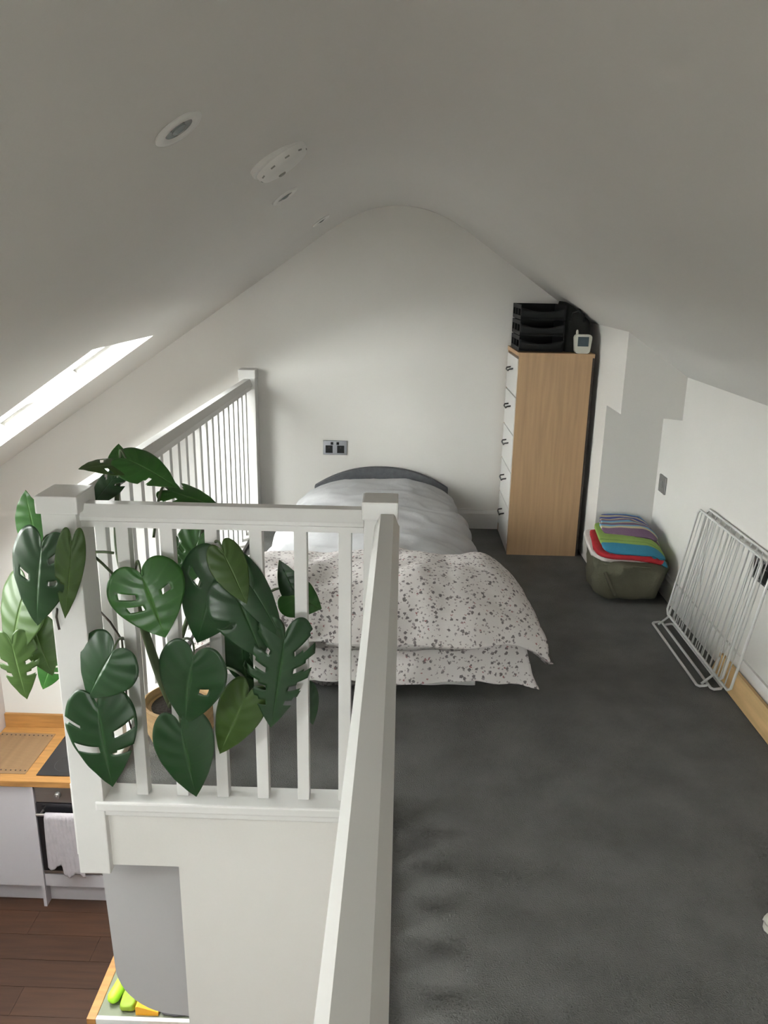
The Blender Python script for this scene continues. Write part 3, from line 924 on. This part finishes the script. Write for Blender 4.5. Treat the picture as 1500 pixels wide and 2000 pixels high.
# rounded white panel hanging below the loft edge
pl = [(-.985, -.262), (-.66, -.262), (-.66, -1.0)]
R_ = .20
pcx, pcz = -.965 + R_, -.985 + R_
for k in range(13):
    a = math.radians(270 - 90 * k / 12)
    pl.append((pcx + R_ * 1.02 * math.cos(a), pcz + R_ * math.sin(a) - .0))
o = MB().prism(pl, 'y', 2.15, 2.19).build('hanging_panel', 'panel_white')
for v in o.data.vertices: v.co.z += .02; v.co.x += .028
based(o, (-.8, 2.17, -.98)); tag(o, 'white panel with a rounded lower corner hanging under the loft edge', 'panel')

# table below the loft edge with odds and ends
TZ = -1.70
tb = thing('side_table', (-.95, 2.95, GZ), 'oak framed table with a sage top on the wooden floor below the loft', 'table')
tx0, tx1, ty0, ty1 = -1.358, -.40, 2.745, 3.45
for q in ((tx0, tx0 + .042, ty0, ty1), (tx1 - .042, tx1, ty0, ty1), (tx0 + .042, tx1 - .042, ty1 - .042, ty1)):
    MB().box(*q, TZ - .04, TZ, .003).build('frame_rail', 'oak', tb)
MB().box(tx0 + .042, tx1 - .042, ty0, ty0 + .02, TZ - .04, TZ + .001, .003).build('frame_rail', 'sheet_white', tb)
MB().box(tx0 + .042, tx1 - .042, ty0 + .02, ty1 - .042, TZ - .025, TZ - .004).build('top_panel', 'sage', tb)
for x in (tx0 + .02, tx1 - .02):
    for y in (ty0 + .02, ty1 - .02):
        MB().box(x - .02, x + .02, y - .02, y + .02, GZ, TZ - .04, .002).build('leg', 'oak', tb)
tz = TZ - .004
a = Vector((-1.268, 2.815, tz + .030)); b = Vector((-1.238, 3.0, tz + .030))
bt = thing('squeeze_bottle', (a.x, a.y, tz), 'bright lime plastic bottle lying on the sage table top', 'bottle')
MB().tube([a, a.lerp(b, .04), a.lerp(b, .12), a.lerp(b, .7), a.lerp(b, .85), a.lerp(b, .9)], [.012, .022, .029, .029, .022, .012], 20).build('body', 'lime', bt, smooth=50)
MB().tube([a.lerp(b, .9), b], [.012, .010], 14).build('cap', 'lime', bt, smooth=50)
mb = superbox(MB(), (-1.188, 2.855, tz + .024), (.036, .072, .020), .4, lambda P, q: P + Vector((wrink(P, 20, .006), 0, wrink(P + Vector((4, 0, 0)), 18, .006))))
o = mb.build('cleaning_cloth', 'olive_lime', smooth='all'); based(o, (-1.188, 2.855, tz)); tag(o, 'crumpled olive green cloth beside the lime bottle', 'cloth')
pts = [(-1.143, tz + .001), (-1.04, tz + .001), (-1.04, tz + .022), (-1.135, tz + .05), (-1.143, tz + .045)]
o = MB().prism(pts, 'y', 2.775, 2.86).build('sponge', 'orange'); based(o, (-1.09, 2.82, tz)); tag(o, 'orange yellow wedge of sponge on the sage table top', 'sponge')
mb = superbox(MB(), (-.93, 2.80, tz + .022), (.10, .026, .018), .4, lambda P, q: P + Vector((0, wrink(P, 14, .006), wrink(P, 14, .006))))
o = mb.build('folded_cloth', 'slate_cloth', smooth='all'); based(o, (-.93, 2.80, tz)); tag(o, 'dark slate folded cloth at the white edge of the table', 'cloth')
# things on the floor side of the table: a low oak bench with a parcel, mostly below the frame
bn = thing('bench', (-.95, 2.55, GZ), 'low oak bench standing before the sage topped table', 'bench')
MB().box(-1.33, -.55, 2.50, 2.735, TZ - .10, TZ - .06, .004).build('seat', 'oak', bn)
for x in (-1.28, -.60):
    for y in (2.53, 2.70):
        MB().box(x - .02, x + .02, y - .02, y + .02, GZ, TZ - .10).build('leg', 'oak', bn)
bxm = thing('parcel', (-1.22, 2.66, TZ - .06), 'flat white parcel with a dark stripe on the low oak bench', 'parcel')
MB().box(-1.315, -1.09, 2.57, 2.733, TZ - .06, TZ - .022, .003).build('carton', 'sheet_white', bxm)
MB().box(-1.19, -1.12, 2.569, 2.734, TZ - .0225, TZ - .0205).build('stripe', 'slate_cloth', bxm)
mb = MB().lathe([(.030 * math.sin(math.pi * k / 14) + .0004, -.030 * math.cos(math.pi * k / 14)) for k in range(15)], 24, Matrix.Translation((-.845, 2.69, TZ - .03)))
o = mb.build('foam_ball', 'pale_yellow', smooth='all'); based(o, (-.845, 2.69, TZ - .06)); tag(o, 'pale yellow foam ball on the low oak bench', 'ball')

# ------------------------------------------------------------------ monstera
pc = Vector((-.715, 2.33, 0))
mon = thing('potted_monstera', pc, 'large monstera with glossy split leaves in a tan pot behind the balustrade', 'plant')
MB().lathe([(.070, .001), (.088, .015), (.108, .07), (.118, .13), (.117, .165), (.121, .174), (.112, .178), (.106, .165), (.102, .155)], 40, Matrix.Translation(pc)).build('pot', 'pot', mon, smooth=50)
MB().lathe([(.104, .150), (.1, .154), (.05, .160), (.0005, .162)], 32, Matrix.Translation(pc)).build('soil', 'soil', mon, smooth=60)


def bez(a, b, c, d_, n=12):
    return [((1 - t) ** 3) * a + 3 * (1 - t) ** 2 * t * b + 3 * (1 - t) * t * t * c + t ** 3 * d_ for t in [i / n for i in range(n + 1)]]


stems = [bez(pc + Vector((-.01, -.02, .15)), at(292, 1290, 2.27), at(283, 1210, 2.25), at(238, 1110, 2.22)) + bez(at(238, 1110, 2.22), at(222, 1050, 2.2), at(226, 980, 2.22), at(235, 905, 2.22))[1:],
         bez(pc + Vector((.03, 0, .15)), at(320, 1300, 2.28), at(360, 1230, 2.25), at(395, 1130, 2.24)),
         bez(pc + Vector((.02, .03, .15)), at(350, 1330, 2.35), at(420, 1290, 2.3), at(470, 1230, 2.26))]
for s_, r0, r1 in ((stems[0], .019, .006), (stems[1], .013, .006), (stems[2], .011, .005)):
    n = len(s_)
    MB().tube(s_, [r0 + (r1 - r0) * (i / (n - 1)) ** .6 for i in range(n)], 10).build('stem', 'stem', mon, smooth='all')
for p in ([at(196, 1195, 2.2), at(215, 1215, 2.19), at(238, 1250, 2.2), at(245, 1330, 2.19), at(250, 1400, 2.19), at(262, 1442, 2.19)],
          [at(498, 1270, 2.15), at(497, 1310, 2.14), at(497, 1355, 2.14)],
          [at(112, 1185, 2.0), at(110, 1205, 1.98), at(116, 1230, 1.97)]):
    MB().tube(p, .0035, 6).build('aerial_root', 'root', mon, smooth='all')

EDGE = [(0.0, 0.0), (-.10, .06), (-.17, .17), (-.155, .30), (-.05, .42), (.10, .49), (.26, .50), (.42, .455), (.57, .375), (.71, .28), (.83, .175), (.93, .075), (1.0, 0.0)]


def edge(a):
    n = len(EDGE) - 1; i = min(int(a * n), n - 1); t = a * n - i
    P = lambda k: Vector(EDGE[max(0, min(n, k))])
    p0, p1, p2, p3 = P(i - 1), P(i), P(i + 1), P(i + 2)
    return .5 * (2 * p1 + (p2 - p0) * t + (2 * p0 - 5 * p1 + 4 * p2 - p3) * t * t + (3 * p1 - p0 - 3 * p2 + p3) * t ** 3)


NA, NT = 52, 12
def leaf(base, tip, width, normal, m, holes=(), splits=(), droop=.18, cup=.10, stem_from=None, roll=0.0):
    """vein-wise grid: column a follows a side vein from midrib to margin, so splits and holes run along the veins.
    holes: (side, a0, a1, t0, t1); splits: (side, a0, a1, t0)"""
    B, T = Vector(base), Vector(tip)
    ax = T - B; L = ax.length; ax.normalize()
    N_ = Vector(normal); N_ = (N_ - ax * N_.dot(ax)).normalized()
    if roll: N_ = Matrix.Rotation(roll, 3, ax) @ N_
    S = N_.cross(ax)
    mb = MB(); idx = {}
    for side in (1, -1):
        for i in range(NA + 1):
            a = i / NA
            Mx = Vector((max(0, a) ** 1.25, 0)); E = edge(a)
            for j in range(NT + 1):
                t = j / NT
                for h in splits:   # pull the margin in beside a split so its lips taper
                    pass
                q = Mx.lerp(E, t)
                bend = .05 * math.sin(math.pi * t) * (1 - a)
                x, y = q.x + bend, q.y
                yw = y * width / L
                z = -droop * max(0, x) ** 2 * .9 - cup * (abs(y) * 2) ** 1.8 * .8 + .05 * abs(y) + .004 * math.sin(a * 44) * t
                P = B + ax * (x * L) + S * (side * yw * L) + N_ * (z * L)
                idx[(side, i, j)] = len(mb.v); mb.uv[len(mb.v)] = (a, t); mb.v.append(P)
        for i in range(NA):
            ac = (i + .5) / NA
            for j in range(NT):
                tc = (j + .5) / NT
                if any(h[0] in (0, side) and h[1] < ac < h[2] and h[3] < tc < h[4] for h in holes): continue
                if any(h[0] in (0, side) and h[3] < tc and abs(ac - (h[1] + h[2]) / 2) < (h[2] - h[1]) / 2 * (.35 + .65 * (tc - h[3]) / (1 - h[3]) + .2) for h in splits): continue
                mb.f.append((idx[(side, i, j)], idx[(side, i + 1, j)], idx[(side, i + 1, j + 1)], idx[(side, i, j + 1)])); mb.mi.append(0)
    bm = None
    o = mb.build('leaf', m, mon, smooth='all', fix=False, solid=.0012)
    if stem_from is not None:
        s0 = Vector(stem_from)
        c1 = s0.lerp(B, .35) + Vector((0, 0, .06)); c2 = B - ax * .03 + Vector((0, .015, .035))
        MB().tube(bez(s0, c1, c2, B - N_ * .001), [.0042] * 9 + [.0034, .003, .0028, .0026], 7).build('petiole', 'stem', o, smooth='all')
    return o


S0 = stems[0]; S1 = stems[1]; S2 = stems[2]
H2 = ((-1, .40, .46, .30, .78), (-1, .54, .60, .25, .70), (1, .44, .50, .30, .6))
H1 = ((1, .50, .56, .25, .60),)
HB = ((0, .36, .44, .35, .85), (0, .54, .60, .40, .9))
SPL = ((0, .34, .40, .45), (0, .47, .53, .40), (0, .60, .66, .42), (0, .72, .77, .5))
FR = (0, -.85, .5)
# in front of the balusters
leaf(at(275, 1120, 1.97), at(322, 1248, 1.93), .205, (0.05, -.75, .65), 'leaf_mid', H2, (), .15, .10, at(262, 1150, 2.2))
leaf(at(378, 1282, 1.95), at(350, 1424, 1.92), .205, (-.1, -.8, .55), 'leaf_dark', ((1, .52, .57, .3, .58),), (), .2, .10, at(345, 1270, 2.25))
leaf(at(352, 1414, 1.95), at(382, 1564, 1.93), .168, (.1, -.9, .35), 'leaf_dark', (), (), .1, .06, at(330, 1380, 2.24))
leaf(at(222, 1270, 1.96), at(160, 1366, 1.93), .20, (-.15, -.85, .5), 'leaf_dark', (), (), .2, .12, at(268, 1290, 2.25))
leaf(at(190, 1374, 1.95), at(214, 1545, 1.90), .20, (0.0, -.85, .5), 'leaf_dark', ((-1, .58, .63, .2, .93), (1, .46, .52, .30, .88)), ((1, .64, .67, .2), (-1, .42, .45, .55)), .12, .08, at(275, 1330, 2.25))
leaf(at(82, 1062, 1.97), at(58, 1228, 1.94), .185, (-.15, -.9, .35), 'leaf_dark', ((1, .30, .36, .35, .8), (-1, .50, .55, .3, .7), (1, .52, .56, .3, .6)), (), .15, .10, at(228, 1130, 2.2))
leaf(at(140, 1058, 1.93), at(128, 1214, 1.92), .075, (.45, -.85, .2), 'leaf_light', (), ((-1, .6, .7, .3),), .1, .05)
leaf(at(434, 1076, 1.97), at(484, 1180, 1.94), .10, (.45, -.85, .2), 'leaf_light', (), (), .1, .08, at(395, 1130, 2.24))
leaf(at(430, 1105, 2.0), at(372, 1262, 1.97), .22, (-.1, -.85, .5), 'leaf_dark', ((-1, .40, .47, .35, .75), (1, .5, .56, .4, .8)), (), .18, .10, at(380, 1180, 2.24))
leaf(at(455, 1150, 1.98), at(520, 1290, 1.94), .17, (.2, -.75, .6), 'leaf_dark', (), ((-1, .5, .56, .45),), .22, .12, at(440, 1260, 2.27))
leaf(at(468, 1110, 1.99), at(558, 1248, 1.95), .10, (.3, -.7, .6), 'leaf_dark', (), (), .15, .1, at(400, 1130, 2.24))
leaf(at(556, 1238, 1.98), at(530, 1430, 1.95), .185, (.25, -.9, .3), 'leaf_dark', (), SPL, .1, .08, at(470, 1230, 2.26))
leaf(at(484, 1354, 1.98), at(424, 1482, 1.96), .135, (.2, -.75, .6), 'leaf_light', (), (), .15, .1, at(400, 1310, 2.3))
# between and behind the balusters
leaf(at(470, 1232, 2.14), at(482, 1350, 2.12), .15, (0, -.9, .4), 'leaf_dark', (), (), .1, .06, at(440, 1260, 2.28))
leaf(at(520, 1290, 2.13), at(500, 1395, 2.12), .13, (.1, -.9, .4), 'leaf_dark', (), SPL[:2], .1, .06, at(470, 1230, 2.26))
leaf(at(392, 1045, 2.24), at(345, 1150, 2.2), .14, (-.1, -.8, .5), 'leaf_mid', (), SPL[1:3], .1, .06, at(395, 1130, 2.24))
leaf(at(350, 1060, 2.3), at(330, 1120, 2.28), .09, (-.1, -.8, .5), 'leaf_mid', (), (), .1, .06)
leaf(at(562, 1160, 2.2), at(628, 1188, 2.18), .125, (.1, -.85, .5), 'leaf_mid', (), (), .1, .06, at(470, 1230, 2.26))
leaf(at(578, 1165, 2.2), at(545, 1095, 2.2), .075, (.1, -.95, .2), 'leaf_dark', (), (), .1, .06)
leaf(at(597, 1345, 2.2), at(612, 1418, 2.18), .07, (.2, -.9, .3), 'leaf_dark', (), (), .1, .06)
leaf(at(330, 958, 2.36), at(432, 990, 2.34), .11, (.1, -.5, .85), 'leaf_mid', (), SPL[:1], .05, .12, at(300, 1050, 2.28))
# top of the plant
leaf(at(238, 908, 2.2), at(155, 906, 2.12), .10, (-.1, -.45, .9), 'leaf_light', ((0, .5, .56, .3, .8),), (), .15, .10, at(235, 935, 2.22))
leaf(at(246, 896, 2.2), at(345, 942, 2.16), .12, (.2, -.6, .8), 'leaf_mid', (), ((-1, .6, .66, .4),), .15, .10, at(236, 930, 2.22))
leaf(at(230, 912, 2.23), at(231, 866, 2.26), .065, (0, -.9, .4), 'leaf_mid', (), (), .05, .06)
leaf(at(226, 930, 2.22), at(172, 988, 2.16), .10, (-.3, -.7, .6), 'leaf_dark', (), SPL[:1], .15, .10, at(230, 960, 2.22))
# outside the open edge, left of the tall post
leaf(at(76, 1066, 2.2), at(42, 962, 2.16), .155, (-.3, -.9, .2), 'leaf_mid', (), (), .1, .1)
leaf(at(50, 1148, 2.24), at(4, 1290, 2.2), .21, (-.4, -.8, .4), 'leaf_light', (), (), .15, .08, at(222, 1080, 2.2))
leaf(at(22, 1252, 2.2), at(46, 1370, 2.17), .15, (-.2, -.85, .4), 'leaf_light', (), SPL[1:3], .1, .12)
leaf(at(66, 1222, 2.28), at(100, 1322, 2.25), .13, (.1, -.9, .4), 'leaf_light', (), (), .1, .06)
leaf(at(104, 1285, 2.3), at(80, 1348, 2.28), .10, (-.1, -.9, .4), 'leaf_mid', (), SPL[:2], .1, .06)
